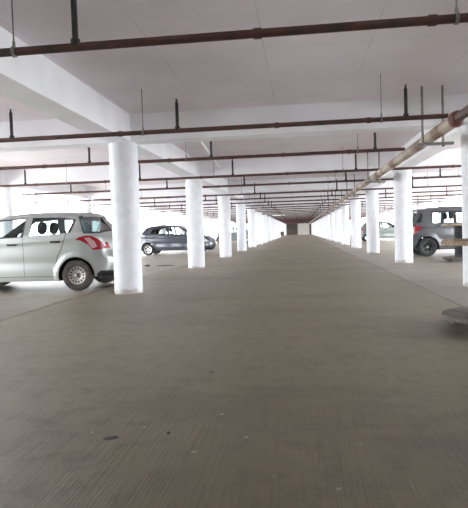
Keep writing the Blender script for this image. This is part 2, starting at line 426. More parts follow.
# ------------------------------------------------------------------ cars
def chaikin(P, it=1):
    for _ in range(it):
        Q = [P[0]]
        for a, b in zip(P[:-1], P[1:]):
            Q.append(tuple(.75*u+.25*v for u, v in zip(a, b))); Q.append(tuple(.25*u+.75*v for u, v in zip(a, b)))
        Q.append(P[-1]); P = Q
    return P
def resample(P, d, closed=False):
    out = []; n = len(P)
    for i in range(n if closed else n-1):
        a = P[i]; b = P[(i+1) % n]; l = math.dist(a[:2], b[:2]); k = max(1, int(math.ceil(l/d)))
        for j in range(k): out.append(tuple(u+(v-u)*j/k for u, v in zip(a, b)))
    if not closed: out.append(P[-1])
    return out
def inpoly(x, y, P):
    P = np.asarray(P)[:, :2]; c = np.zeros(np.shape(x), bool); n = len(P)
    for i in range(n):
        x1, y1 = P[i]; x2, y2 = P[(i+1) % n]
        if y1 == y2: continue
        t = ((y1 > y) != (y2 > y)) & (x < (x2-x1)*(y-y1)/(y2-y1)+x1); c ^= t
    return c
def pdist(x, y, P, closed=False):
    d = np.full(np.shape(x), 9.); n = len(P)
    for i in range(n if closed else n-1):
        a = np.array(P[i][:2]); b = np.array(P[(i+1) % n][:2]); ab = b-a; L2 = max(ab@ab, 1e-12)
        t = np.clip(((x-a[0])*ab[0]+(y-a[1])*ab[1])/L2, 0, 1)
        d = np.minimum(d, np.hypot(x-a[0]-t*ab[0], y-a[1]-t*ab[1]))
    return d
def triangulate(outline, polys, sp):
    """outline: closed point list kept as it is; polys: closed polygons drawn in as edges."""
    V = [tuple(p[:2]) for p in outline]; E = [(i, (i+1) % len(V)) for i in range(len(V))]
    for P in polys:
        Q = resample(P, sp, True); o = len(V); V += [tuple(q[:2]) for q in Q]; E += [(o+i, o+(i+1) % len(Q)) for i in range(len(Q))]
    A = np.array([v for v in V]); x0, y0 = A[:len(outline)].min(0); x1, y1 = A[:len(outline)].max(0)
    gx, gy = np.meshgrid(np.arange(x0, x1, sp), np.arange(y0, y1, sp*.866))
    gx = gx+np.where(np.arange(gx.shape[0])[:, None] % 2, sp/2, 0); gx = gx.ravel(); gy = gy.ravel()
    ok = inpoly(gx, gy, outline) & (pdist(gx, gy, outline, True) > sp*.35)
    for P in polys: ok &= pdist(gx, gy, P, True) > sp*.35
    V += list(zip(gx[ok], gy[ok]))
    r = delaunay_2d_cdt([Vector(v) for v in V], E, [], 0, 1e-6)
    vs = np.array([tuple(v) for v in r[0]]); T = np.array([t for t in r[2]])
    c = vs[T].mean(1); keep = inpoly(c[:, 0], c[:, 1], outline)
    ar = (vs[T[:, 1]]-vs[T[:, 0]]); br = (vs[T[:, 2]]-vs[T[:, 0]]); a = ar[:, 0]*br[:, 1]-ar[:, 1]*br[:, 0]
    T = T[keep & (np.abs(a) > 1e-9)]; a = a[keep & (np.abs(a) > 1e-9)]; T[a < 0] = T[a < 0][:, ::-1]
    return vs, T
def shrink(P, d):
    """inset a roughly convex polygon"""
    P = [Vector(p[:2]) for p in P]; n = len(P); A = sum(P[i].x*P[(i+1) % n].y-P[(i+1) % n].x*P[i].y for i in range(n)); sg = 1 if A > 0 else -1
    out = []
    for i in range(n):
        a, b, c = P[i-1], P[i], P[(i+1) % n]; e1 = (b-a).normalized(); e2 = (c-b).normalized()
        n1 = Vector((-e1.y, e1.x))*sg; n2 = Vector((-e2.y, e2.x))*sg; k = n1+n2; l = k.length
        k = k/l if l > 1e-6 else n1; out.append(tuple(b+k*d/max(.4, k.dot(n1))))
    return out

def make_wheel(parent, x, y, side, R, rimR, style, tyre_m, w=.18):
    """side: +1 outer face towards +y"""
    root = empty('wheel', (x, y, R)); root.parent = parent
    h = w/2
    prof = [(rimR-.01, -h*.9), (rimR+.01, -h), (R-.035, -h), (R-.01, -h*.82), (R, -h*.55), (R, h*.55), (R-.01, h*.82), (R-.035, h), (rimR+.01, h), (rimR-.01, h*.85)]
    t = MB().lathe([(r, z*side) for r, z in (prof if side > 0 else prof)], axis='Y', n=40); tm = t.build('tyre', tyre_m, root, smooth=True)
    N = 48; out = [(rimR*math.cos(2*math.pi*i/N), rimR*math.sin(2*math.pi*i/N)) for i in range(N)]
    holes = []
    if style == 'steel':
        for i in range(14):
            a = 2*math.pi*i/14; c, s_ = math.cos(a), math.sin(a); H = []
            for j in range(8):
                b = 2*math.pi*j/8; u, v_ = rimR*.70+rimR*.12*math.cos(b), rimR*.085*math.sin(b)*(1+.3*math.cos(b)); H.append((u*c-v_*s_, u*s_+v_*c))
            holes.append(H)
        for i in range(4):
            a = 2*math.pi*(i+.5)/4; holes.append([(rimR*.30*math.cos(a)+.013*math.cos(b), rimR*.30*math.sin(a)+.013*math.sin(b)) for b in [k*math.pi/3 for k in range(6)]])
    else:
        ns = 5 if style != 'cover' else 7
        for i in range(ns):
            a0 = 2*math.pi*i/ns+.3; g0 = .16 if ns == 5 else .12; H = []
            for r_, wd in ((.30, .42), (.6, .8), (.88, 1.0)): H.append((r_, a0+(math.pi/ns-g0*(.5 if r_ < .5 else .9)/max(r_, .5)*.9)*(1 if r_ > .5 else .6)))
            for r_, wd in ((.88, 1.0), (.6, .8), (.30, .42)): H.append((r_, a0-(math.pi/ns-g0*(.5 if r_ < .5 else .9)/max(r_, .5)*.9)*(1 if r_ > .5 else .6)))
            holes.append([(rimR*r_*math.cos(t_), rimR*r_*math.sin(t_)) for r_, t_ in H])
    vs, T = triangulate(out, holes, rimR*.12)
    c = vs[T].mean(1); keep = np.ones(len(T), bool)
    for H in holes: keep &= ~inpoly(c[:, 0], c[:, 1], H)
    rr = np.hypot(vs[:, 0], vs[:, 1])/rimR
    dep = np.interp(rr, [0, .18, .22, .42, .55, .82, .92, 1.0], [.062, .060, .035, .03, .05, .052, .058, .080] if style == 'steel' else [.07, .068, .05, .055, .06, .068, .075, .080])
    V = [(p[0], side*(d), p[1]) for p, d in zip(vs, dep)]; F = [tuple(int(i) for i in (t if side < 0 else t[::-1])) for t in T[keep]]
    rim = MB().add(V, F); rim.lathe([(rimR, side*.08), (rimR-.015, side*.03), (rimR-.02, -side*.08)], axis='Y', n=48)
    rim.build('rim', {'steel': 'rim_steel', 'alloy': 'rim_alloy', 'cover': 'rim_alloy', 'black': 'rim_black'}[style], root, smooth=True)
    MB().lathe([(0, side*.02), (rimR*.95, side*.015), (rimR*.95, -side*.06)], axis='Y', n=24).build('brake_drum', 'dark', root)
    cap = MB().lathe([(0, side*.078), (rimR*.13, side*.074), (rimR*.2, side*.058)], axis='Y', n=16)
    cap.build('wheel_cap', 'steel' if style in ('steel', 'black') else 'rim_alloy', root, smooth=True)
    return root

def make_car(name, label, loc, rz, S):
    """Car body drawn from its side outline: x from the tail (0) to the nose (L), local origin under the rear axle on the near side centre line."""
    root = empty(name, loc, rz); tag(root, label, 'car', S.get('group'))
    W0 = S['W']/2; ax_r = S['axr']; ax_f = ax_r+S['wb']; R = S['R']; Ra = R+.055
    sp = S.get('sp', .05)
    top = chaikin(S['outline'], 2)                 # (x, z, crown)
    bot_z = S['sill']
    # bottom edge from the nose back to the tail with the two arches
    bt = []
    def arc(xc, zs, ze):
        a0 = math.asin(max(-1, min(1, (zs-R)/Ra))); a1 = math.asin(max(-1, min(1, (ze-R)/Ra))); P = []
        for i in range(15):
            t = a0+(math.pi-a1-a0)*i/14; P.append((xc+Ra*math.cos(t), R+Ra*math.sin(t), 0))
        return P
    bt += arc(ax_f, top[-1][1], bot_z)+arc(ax_r, bot_z, top[0][1])
    topr = resample(top, sp*.8); botr = resample([topr[-1]]+bt+[topr[0]], sp*.9)[1:-1]
    out = topr+botr
    nt_ = len(topr)
    belt = S['belt']; th = S.get('tumble', .3)
    xs_ = S.get('rearcurve', .13); xf_ = S.get('frontcurve', .2); L = max(p[0] for p in top)
    roofz = max(p[1] for p in top)
    def Wf(x, z):
        x = np.asarray(x, float); z = np.asarray(z, float)
        y = np.full(x.shape, W0)
        dz = np.maximum(0, z-belt(x)); y = y-th*dz*np.minimum(1, dz/.08+.3)
        y = y-.10*np.maximum(0, .50-z)**1.5*1.2
        y = y+.012*np.exp(-((z-belt(x)+.10)/.05)**2)-.012*np.exp(-((z-.55)/.10)**2)
        for xc in (ax_r, ax_f):
            d = np.hypot(x-xc, z-R); y = y+.018*np.clip(1-np.abs(d-Ra-.02)/.09, 0, 1)
        t = np.clip(1-x/.62, 0, 1); y = y-xs_*t**2.2
        t = np.clip(1-(L-x)/.75, 0, 1); y = y-xf_*t**2.2
        d = pdist(x, z, topr); r = .085; q = np.clip(1-d/r, 0, 1); y = y-.07*(1-np.sqrt(1-q*q+1e-9))
        return y
    parts = {}
    def put(key, V, F, mi=0):
        parts.setdefault(key, [MB()])[0].add(V, F, mi)
    # -- side
    reg = S['side']; polys = [p for _, _, p in reg]
    vs, T = triangulate(out, polys, sp); yy = Wf(vs[:, 0], vs[:, 1])
    c = vs[T].mean(1); own = np.full(len(T), -1)
    for i in range(len(reg)-1, -1, -1):
        own[inpoly(c[:, 0], c[:, 1], reg[i][2])] = i
    for i in range(-1, len(reg)):
        sel = T[own == i]
        if not len(sel): continue
        key = reg[i][:2] if i >= 0 else ('body', S['paint'])
        used, inv = np.unique(sel, return_inverse=True); inv = inv.reshape(sel.shape)
        for sg in (1, -1):
            V = [(vs[u, 0]-ax_r, sg*yy[u], vs[u, 1]) for u in used]
            k = key if key[0] in ('body', 'seam') else (key[0], key[1], sg)
            if key[0] == 'seam': k = ('body', S['paint']); mi = 1
            elif i == -1: mi = 0
            else: mi = 0
            put(k, V, [tuple(int(a) for a in (t if sg < 0 else t[::-1])) for t in inv], mi)
    # -- across the car
    P = np.array([(p[0], p[1], p[2]) for p in topr]); s = np.concatenate([[0], np.cumsum(np.hypot(*np.diff(P[:, :2], axis=0).T))])
    We = Wf(P[:, 0], P[:, 1]); tn = np.gradient(P[:, :2], axis=0); tn /= np.linalg.norm(tn, axis=1)[:, None]+1e-9
    nrm = np.stack([-tn[:, 1], tn[:, 0]], 1); kr = int(np.argmax(P[:, 1]))
    SC = 1.0
    rect = [(s[i], -1.0*SC) for i in range(len(s))]
    side_v = np.linspace(-1, 1, max(8, int(2*W0/(sp*1.6))))
    rect = [(a, -1.0) for a in s]+[(s[-1], v) for v in side_v[1:-1]]+[(a, 1.0) for a in s[::-1]]+[(s[0], v) for v in side_v[::-1][1:-1]]
    zr, sr = P[:kr+1, 1], s[:kr+1]; zr2 = np.maximum.accumulate(zr+np.arange(len(zr))*1e-6)
    zf, sf = P[kr:, 1][::-1], s[kr:][::-1]; zf2 = np.maximum.accumulate(zf+np.arange(len(zf))*1e-6)
    ac = S['across']; conv = []
    for nm, mt, end, poly in ac:
        Q = []
        for (yv, zv) in resample(poly, .06, True):
            if end == 'rear': ss = float(np.interp(zv, zr2, sr))
            else: ss = float(np.interp(zv, zf2, sf))
            w_ = float(np.interp(ss, s, We)); Q.append((ss, max(-.999, min(.999, yv/w_))))
        conv.append(Q)
    vs, T = triangulate(rect, conv, sp*1.3)
    sx = vs[:, 0]; vv = vs[:, 1]; w_ = np.interp(sx, s, We); cr = np.interp(sx, s, P[:, 2])*(1-np.abs(vv)**2.4)
    X = np.interp(sx, s, P[:, 0])+np.interp(sx, s, nrm[:, 0])*cr-ax_r; Z = np.interp(sx, s, P[:, 1])+np.interp(sx, s, nrm[:, 1])*cr; Y = vv*w_
    c = vs[T].mean(1); own = np.full(len(T), -1)
    for i in range(len(ac)-1, -1, -1): own[inpoly(c[:, 0], c[:, 1], conv[i])] = i
    for i in range(-1, len(ac)):
        sel = T[own == i]
        if not len(sel): continue
        used, inv = np.unique(sel, return_inverse=True); inv = inv.reshape(sel.shape)
        V = [(X[u], Y[u], Z[u]) for u in used]
        nm, mt = ac[i][:2] if i >= 0 else ('body', S['paint'])
        sg = 0
        if nm in ('tail_light', 'tail_lens', 'headlight', 'bulb_lens'): sg = 1 if float(np.mean(Y[used])) > 0 else -1
        k = (nm, mt) if sg == 0 else (nm, mt, sg)
        put(k, V, [tuple(int(a) for a in t) for t in inv])
    # -- underside
    Q = [topr[-1]]+botr+[topr[0]]; m = MB(); V = []
    for q in Q:
        w1 = float(Wf(np.array(q[0]), np.array(q[1])))-.004; V += [(q[0]-ax_r, w1, q[1]), (q[0]-ax_r, -w1, q[1])]
    m.add(V, [(2*i, 2*i+1, 2*i+3, 2*i+2) for i in range(len(Q)-1)]); m.build('underbody', 'dark', root)
    # weld and build the parts; windows hang on their doors
    made = {}
    def build(key, parent):
        mb = parts[key][0]; nm, mt = key[:2]
        seen = {}; remap = []; V = []
        for v in mb.v:
            q = (round(v[0], 4), round(v[1], 4), round(v[2], 4))
            if q not in seen: seen[q] = len(V); V.append(v)
            remap.append(seen[q])
        fs = []; ms = []
        for f, mi in zip(mb.f, mb.m):
            g_ = tuple(remap[a] for a in f)
            if len(set(g_)) == len(g_): fs.append(g_); ms.append(mi)
        mb.v, mb.f, mb.m = V, fs, ms
        o = mb.build(nm, [mt, 'dark'] if nm == 'body' else mt, parent, smooth=True, angle=48)
        made[key] = o; return o
    for key in parts:
        if key[0] in ('front_door', 'rear_door'): build(key, root)
    for key in parts:
        if key[0] in ('front_door', 'rear_door'): continue
        par = root
        if key[0] in ('front_window', 'rear_window') and len(key) == 3:
            par = made.get((key[0].replace('window', 'door'), S['paint'], key[2]), root)
        build(key, par)
    # handles, mirrors
    for (nm, hx, hz, hw) in S['handles']:
        for sg in (1, -1):
            y_ = float(Wf(np.array(hx), np.array(hz)))
            m = MB(); m.rbox((hx-ax_r, sg*(y_+.012), hz), (hw/2, .02, .020)); m.build('door_handle', S.get('handle_mat', 'trim'), made.get((nm, S['paint'], sg), root), smooth=True)
    mx, mz = S['mirror']
    for sg in (1, -1):
        y_ = float(Wf(np.array(mx), np.array(mz))); m = MB(); m.rbox((mx-ax_r, sg*(y_+.13), mz+.06), (.06, .10, .075)); m.box(mx-ax_r-.02, mx-ax_r+.03, sg*y_-.03, sg*y_+.08 if sg > 0 else sg*y_+.03, mz, mz+.04)
        m.build('side_mirror', S['paint'], root, smooth=True)
    if S.get('antenna'):
        m = MB(); m.tube([(S['antenna'][0]-ax_r, 0, S['antenna'][1]-.02), (S['antenna'][0]-ax_r-.09, 0, S['antenna'][1]+.07)], [.018, .004], 8); m.build('antenna', 'trim', root)
    if S.get('rails'):
        for sg in (1, -1):
            x0, x1, z0 = S['rails']; y_ = sg*(float(Wf(np.array(x0+.2), np.array(z0)))-.12)
            MB().tube([(x0-ax_r, y_, z0-.01), (x0+.1-ax_r, y_, z0+.055), (x1-.1-ax_r, y_, z0+.06), (x1-ax_r, y_, z0+.0)], .016, 8).build('roof_rail', 'trim', root, smooth=True)
    # number plate at the tail
    pz = S.get('plate', .78); px_ = float(np.interp(pz, zr2, P[:kr+1, 0])) - float(np.interp(pz, zr2, P[:kr+1, 2]))-ax_r
    MB().box(px_-.02, px_+.01, -.25, .25, pz-.055, pz+.055).build('number_plate', 'plate', root)
    # wheels
    for xc in (0, S['wb']):
        for sg in (1, -1):
            make_wheel(root, xc, sg*(W0-.105), sg, R, S['rimR'], S['wheel'], S['tyre'])
    # cabin: seats, dashboard, steering wheel
    fx = ax_f-ax_r; sx_ = S.get('seatx', fx-1.35); zf_ = .42; sh = S.get('seath', 0)
    for nm, x0, ysl, wy in (('front_seat', sx_, (-S.get('seaty', .36), S.get('seaty', .36)), .24), ('rear_seat', sx_-.80, (-.36, .36), .30)):
        for y_ in ysl:
            st = MB(); st.rbox((x0+.22, y_, zf_), (.26, wy, .10)); st.rbox((x0-.06, y_, zf_+.32+sh/2), (.09, wy-.01, .34), 0, tilt=-.22)
            so = st.build(nm, 'seat', root, smooth=True)
            hz_ = (.85 if nm == 'front_seat' else .60)+sh
            hd = MB(); hd.rbox((x0-.17, y_, zf_+hz_), (.07, .15, .13), 0, tilt=-.15, e=2.6); hd.tube([(x0-.15, y_-.05, zf_+hz_-.2), (x0-.165, y_-.05, zf_+hz_)], .008, 6); hd.tube([(x0-.15, y_+.05, zf_+hz_-.2), (x0-.165, y_+.05, zf_+hz_)], .008, 6)
            hd.build('headrest', 'seat', so, smooth=True)
    bz = float(belt(np.array(ax_f-.5)))
    MB().rbox((fx-.42, 0, bz-.14), (.22, W0-.12, .14)).build('dashboard', 'trim', root, smooth=True)
    sw = MB(); c_ = Vector((fx-.72, -.36, bz-.04)); sw.tube([c_+Matrix.Rotation(-.45, 3, 'Y') @ Vector((0, .17*math.cos(t), .17*math.sin(t))) for t in [i*math.pi/10 for i in range(21)]], .014, 6)
    sw.tube([c_, c_+Vector((.25, 0, -.08))], .03, 8); sw.build('steering_wheel', 'trim', root, smooth=True)
    MB().box(-ax_r+.25, fx-.3, -W0+.14, W0-.14, .22, .34).build('cabin_floor', 'seat', root)
    return root

def mirrorpoly(P): return [(-y, z) for y, z in P]

# ---- silver hatchback (tail towards the aisle, nose to the open side)
axr = .66
hatchA = dict(W=1.69, axr=axr, wb=2.43, R=.30, rimR=.185, wheel='steel', tyre='tyre', sill=.20, paint='silver', sp=.035,
    outline=[(.20, .27, .04), (.07, .30, .06), (.03, .42, .08), (.0, .56, .09), (.02, .66, .09), (.09, .72, .08), (.12, .90, .08), (.16, 1.04, .08), (.22, 1.10, .06), (.56, 1.41, .05),
             (.54, 1.465, .05), (.60, 1.485, .04), (.80, 1.505, .035), (1.3, 1.53, .035), (1.9, 1.52, .035), (2.25, 1.47, .04), (2.62, 1.26, .06), (2.98, 1.04, .06), (3.2, .98, .05), (3.55, .88, .05), (3.76, .74, .07), (3.84, .60, .10), (3.85, .42, .11), (3.80, .24, .09), (3.62, .22, .04)],
    belt=lambda x: 1.12-.045*(np.asarray(x)-.6), tumble=.40, rearcurve=.17, frontcurve=.22,
    side=[
        ('rear_window', 'glass', [(.86, 1.135), (.72, 1.36), (1.02, 1.405), (1.52, 1.415), (1.58, 1.085), (1.0, 1.105)]),
        ('quarter_glass', 'glass', [(.70, 1.36), (.83, 1.135), (.80, 1.135)]),
        ('window_trim', 'trim', [(.655, 1.36), (.74, 1.125), (.88, 1.115), (1.60, 1.065), (1.545, 1.435), (.98, 1.425), (.67, 1.38)]),
        ('front_window', 'glass', [(1.72, 1.08), (1.70, 1.415), (2.2, 1.39), (2.68, 1.12), (2.72, 1.05)]),
        ('front_window_trim', 'trim', [(1.70, 1.06), (1.68, 1.435), (2.22, 1.41), (2.74, 1.12), (2.80, 1.03)]),
        ('seam', 'trim', [(1.706, .30), (1.714, .30), (1.714, 1.06), (1.706, 1.06)]),
        ('seam', 'trim', [(1.02, .66), (1.05, .50), (1.10, .34), (1.11, .345), (1.062, .50), (1.03, .67), (.95, .80), (.83, 1.11), (.82, 1.11), (.94, .79)]),
        ('seam', 'trim', [(1.10, .288), (2.75, .288), (2.75, .296), (1.10, .296)]),
        ('front_door', 'silver', [(1.716, .298), (1.716, 1.055), (2.82, 1.02), (2.84, .5), (2.75, .298)]),
        ('rear_door', 'silver', [(1.704, .298), (1.704, 1.055), (.84, 1.108), (.955, .80), (1.035, .665), (1.066, .50), (1.118, .298)]),
        ('bulb_lens', 'clear_lens', [(.47, 1.015), (.37, 1.02), (.28, .94), (.24, .84), (.33, .81), (.40, .92)]),
        ('tail_light', 'red_lens', [(.65, .985), (.56, 1.035), (.44, 1.06), (.32, 1.05), (.22, .99), (.13, .90), (.095, .80), (.20, .785), (.32, .775), (.41, .89), (.55, .965)]),
        ('tailgate_glass', 'glass_dark', [(.59, 1.41), (.46, 1.13), (.10, 1.13), (.30, 1.45), (.5, 1.45)]),
        ('tailgate_glass_edge', 'trim', [(.615, 1.43), (.48, 1.10), (.05, 1.10), (.25, 1.46), (.5, 1.46)]),
        ('headlight', 'head_lens', [(3.30, .86), (3.62, .80), (3.80, .62), (3.62, .62), (3.42, .72)]),
        ('lower_bumper', 'trim', [(-.1, .37), (.20, .38), (.26, .32), (.26, .1), (-.1, .1)]),
    ],
    across=[
        ('tailgate_glass', 'glass_dark', 'rear', [(-.9, 1.12), (.9, 1.12), (.9, 1.40), (-.9, 1.40)]),
        ('tailgate_glass_edge', 'trim', 'rear', [(-.9, 1.09), (.9, 1.09), (.9, 1.42), (-.9, 1.42)]),
        ('tail_light', 'red_lens', 'rear', [(.52, .80), (.58, .92), (.76, .92), (.9, .80)]),
        ('tail_light', 'red_lens', 'rear', mirrorpoly([(.52, .80), (.58, .92), (.76, .92), (.9, .80)])),
        ('lower_bumper', 'trim', 'rear', [(-.9, .2), (.9, .2), (.9, .37), (-.9, .37)]),
        ('windscreen', 'glass', 'front', [(-.62, 1.06), (.62, 1.06), (.50, 1.44), (-.50, 1.44)]),
        ('grille', 'trim', 'front', [(-.5, .32), (.5, .32), (.42, .56), (-.42, .56)]),
        ('headlight', 'head_lens', 'front', [(.45, .66), (.9, .66), (.9, .82), (.55, .76)]),
        ('headlight', 'head_lens', 'front', mirrorpoly([(.45, .66), (.9, .66), (.9, .82), (.55, .76)])),
    ],
    handles=[('rear_door', 1.05, .955, .21), ('front_door', 1.93, .92, .21)], mirror=(2.62, 1.06), antenna=(.66, 1.50), seatx=1.09, seath=-.03, seaty=.27, plate=.66)
YS = 10.04
make_car('hatchback_car', 'silver hatchback with steel wheels and long red tail lamp parked beside the nearest column', (-4.27, YS+.845, 0), math.pi, hatchA)

# ---- dark blue hatchback
ax2 = .62
hatchB = dict(W=1.70, axr=ax2, wb=2.45, R=.30, rimR=.20, wheel='alloy', tyre='tyre_clean', sill=.22, paint='blue', sp=.05,
    outline=[(.16, .27, .04), (.05, .34, .07), (.0, .52, .09), (.04, .68, .08), (.12, .92, .08), (.18, 1.03, .06), (.50, 1.36, .05), (.58, 1.42, .04), (.9, 1.46, .035), (1.4, 1.49, .035), (1.9, 1.47, .035), (2.2, 1.42, .04), (2.65, 1.20, .06), (3.02, 1.0, .06), (3.25, .95, .05), (3.6, .84, .05), (3.78, .70, .07), (3.84, .55, .10), (3.84, .4, .10), (3.78, .24, .08), (3.62, .22, .04)],
    belt=lambda x: 1.04-.05*(np.asarray(x)-.6), tumble=.36, rearcurve=.15, frontcurve=.24,
    side=[
        ('rear_window', 'glass_mid', [(.78, 1.08), (.88, 1.27), (1.10, 1.36), (1.62, 1.40), (1.68, 1.02)]),
        ('front_window', 'glass_mid', [(1.76, 1.02), (1.72, 1.40), (2.16, 1.36), (2.60, 1.12), (2.72, .98)]),
        ('window_trim', 'trim', [(.66, 1.06), (.80, 1.28), (1.08, 1.39), (1.64, 1.43), (2.18, 1.385), (2.66, 1.13), (2.82, .96), (1.7, .995)]),
        ('seam', 'trim', [(1.716, .32), (1.728, .32), (1.728, 1.0), (1.716, 1.0)]),
        ('front_door', 'blue', [(1.73, .31), (1.73, .99), (2.84, .95), (2.84, .5), (2.72, .31)]),
        ('rear_door', 'blue', [(1.715, .31), (1.715, .99), (.75, 1.04), (.95, .78), (1.03, .6), (1.08, .31)]),
        ('tail_light', 'red_lens', [(.32, .95), (.14, 1.0), (.05, .80), (.20, .78)]),
        ('headlight', 'head_lens', [(3.12, .84), (3.5, .80), (3.76, .62), (3.55, .60), (3.35, .68)]),
    ],
    across=[
        ('tailgate_glass', 'glass_dark', 'rear', [(-.64, 1.03), (.64, 1.03), (.54, 1.36), (-.54, 1.36)]),
        ('windscreen', 'glass_mid', 'front', [(-.64, 1.02), (.64, 1.02), (.52, 1.40), (-.52, 1.40)]),
        ('grille', 'trim', 'front', [(-.45, .30), (.45, .30), (.5, .56), (-.5, .56)]),
        ('headlight', 'head_lens', 'front', [(.48, .62), (.9, .62), (.9, .78), (.55, .74)]),
        ('headlight', 'head_lens', 'front', mirrorpoly([(.48, .62), (.9, .62), (.9, .78), (.55, .74)])),
    ],
    handles=[('rear_door', .98, .92, .19), ('front_door', 1.95, .88, .19)], mirror=(2.6, .98), seath=0)
make_car('hatchback_car', 'dark blue-grey hatchback with bright alloy wheels parked between the first two aisle columns', (-7.58, 26.8+.85, 0), 0, hatchB)

# ---- grey tall boxy car
ax3 = .56
boxy = dict(W=1.66, axr=ax3, wb=2.45, R=.315, rimR=.19, wheel='black', tyre='tyre_clean', sill=.26, paint='grey', sp=.045,
    outline=[(.16, .30, .04), (.04, .34, .06), (.0, .50, .08), (.02, .64, .08), (.06, .72, .07), (.08, .98, .07), (.12, 1.08, .06), (.28, 1.48, .05), (.24, 1.575, .05), (.34, 1.60, .04), (.7, 1.62, .035), (1.3, 1.64, .035), (1.9, 1.64, .035), (2.3, 1.57, .04), (2.65, 1.33, .06), (2.95, 1.10, .06), (3.15, 1.06, .05), (3.5, .98, .05), (3.60, .84, .07), (3.65, .6, .09), (3.65, .42, .09), (3.6, .28, .07), (3.45, .26, .04)],
    belt=lambda x: 1.12+0*np.asarray(x), tumble=.26, rearcurve=.12, frontcurve=.2,
    side=[
        ('quarter_glass', 'glass_dark', [(.22, 1.16), (.36, 1.46), (.46, 1.46), (.36, 1.16)]),
        ('rear_window', 'glass', [(.74, 1.13), (.76, 1.49), (1.40, 1.50), (1.40, 1.13)]),
        ('front_window', 'glass', [(1.52, 1.13), (1.52, 1.50), (2.25, 1.47), (2.62, 1.22), (2.66, 1.13)]),
        ('window_trim', 'trim', [(.70, 1.105), (.72, 1.515), (2.28, 1.50), (2.7, 1.23), (2.76, 1.10)]),
        ('seam', 'trim', [(1.455, .34), (1.467, .34), (1.467, 1.1), (1.455, 1.1)]),
        ('front_door', 'grey', [(1.47, .33), (1.47, 1.10), (2.78, 1.08), (2.76, .5), (2.62, .33)]),
        ('rear_door', 'grey', [(1.452, .33), (1.452, 1.10), (.70, 1.10), (.80, .80), (.97, .6), (1.0, .33)]),
        ('tail_light', 'red_lens', [(-.05, .80), (.0, 1.07), (.22, 1.07), (.37, 1.00), (.33, .92), (.20, .80)]),
        ('headlight', 'head_lens', [(3.1, .95), (3.45, .95), (3.60, .78), (3.4, .74)]),
        ('lower_trim', 'trim', [(.9, .3), (2.7, .3), (2.7, .36), (.9, .36)]),
    ],
    across=[
        ('tailgate_glass', 'glass_dark', 'rear', [(-.62, 1.08), (.62, 1.08), (.56, 1.50), (-.56, 1.50)]),
        ('tail_light', 'red_lens', 'rear', [(.54, .80), (.60, 1.06), (.9, 1.06), (.9, .80)]),
        ('tail_light', 'red_lens', 'rear', mirrorpoly([(.54, .80), (.60, 1.06), (.9, 1.06), (.9, .80)])),
        ('lower_bumper', 'trim', 'rear', [(-.9, .2), (.9, .2), (.9, .45), (-.9, .45)]),
        ('windscreen', 'glass', 'front', [(-.62, 1.12), (.62, 1.12), (.55, 1.55), (-.55, 1.55)]),
        ('grille', 'trim', 'front', [(-.5, .6), (.5, .6), (.5, .78), (-.5, .78)]),
        ('headlight', 'head_lens', 'front', [(.5, .78), (.9, .78), (.9, .94), (.5, .92)]),
        ('headlight', 'head_lens', 'front', mirrorpoly([(.5, .78), (.9, .78), (.9, .94), (.5, .92)])),
    ],
    handles=[('rear_door', .88, 1.03, .19), ('front_door', 1.68, 1.03, .19)], mirror=(2.55, 1.12), rails=(.5, 2.1, 1.60), seatx=1.05, seath=.1)
make_car('boxy_car', 'grey tall boxy car with roof rails and black wheels behind the cable reels', (4.31, 19.15+.83, 0), 0, boxy)

# ---- distant cars
hatchC = dict(hatchB); hatchC['paint'] = 'palegreen'; hatchC['sp'] = .08
hatchC['side'] = [(a, 'palegreen' if b == 'blue' else b, c) for a, b, c in hatchB['side']]
make_car('parked_car', 'distant silver car with dark tail seen between aisle columns past the grey boxy car', (5.12, 43.0, 0), 0, hatchC)
sedan = dict(hatchC)
sedan['outline'] = [(.16, .27, .04), (.05, .34, .07), (.0, .52, .09), (.03, .72, .08), (.08, .92, .07), (.18, .99, .05), (.55, 1.02, .05), (.75, 1.10, .05), (1.15, 1.38, .05), (1.35, 1.44, .04), (1.8, 1.48, .035), (2.3, 1.46, .035), (2.65, 1.38, .04), (3.1, 1.14, .06), (3.4, .98, .06), (3.6, .94, .05), (4.0, .82, .05), (4.18, .70, .07), (4.24, .55, .10), (4.24, .4, .10), (4.18, .24, .08), (4.02, .22, .04)]
sedan['wb'] = 2.55; sedan['axr'] = .85
sedan['side'] = [
    ('rear_window', 'glass', [(1.10, 1.06), (1.32, 1.34), (2.02, 1.38), (2.04, 1.02)]),
    ('front_window', 'glass', [(2.12, 1.02), (2.10, 1.38), (2.55, 1.34), (3.0, 1.10), (3.10, .98)]),
    ('window_trim', 'trim', [(.98, 1.05), (1.28, 1.37), (2.06, 1.41), (2.58, 1.37), (3.05, 1.12), (3.2, .96), (2.0, 1.0)]),
    ('front_door', 'palegreen', [(2.10, .31), (2.10, .99), (3.2, .95), (3.2, .5), (3.05, .31)]),
    ('rear_door', 'palegreen', [(2.08, .31), (2.08, .99), (1.05, 1.04), (1.2, .78), (1.28, .6), (1.33, .31)]),
    ('tail_light', 'red_lens', [(.32, .90), (.06, .92), (.03, .76), (.20, .74)]),
    ('headlight', 'head_lens', [(3.6, .84), (3.9, .80), (4.16, .62), (3.95, .60), (3.75, .68)])]
sedan['across'] = [(a, b, c, d) for a, b, c, d in hatchC['across']]
sedan['handles'] = [('rear_door', 1.4, .92, .19), ('front_door', 2.3, .88, .19)]; sedan['mirror'] = (2.95, .98)
make_car('sedan_car', 'distant pale silver sedan half hidden by aisle columns past the blue hatchback', (-4.75, 51.0, 0), math.pi, sedan)

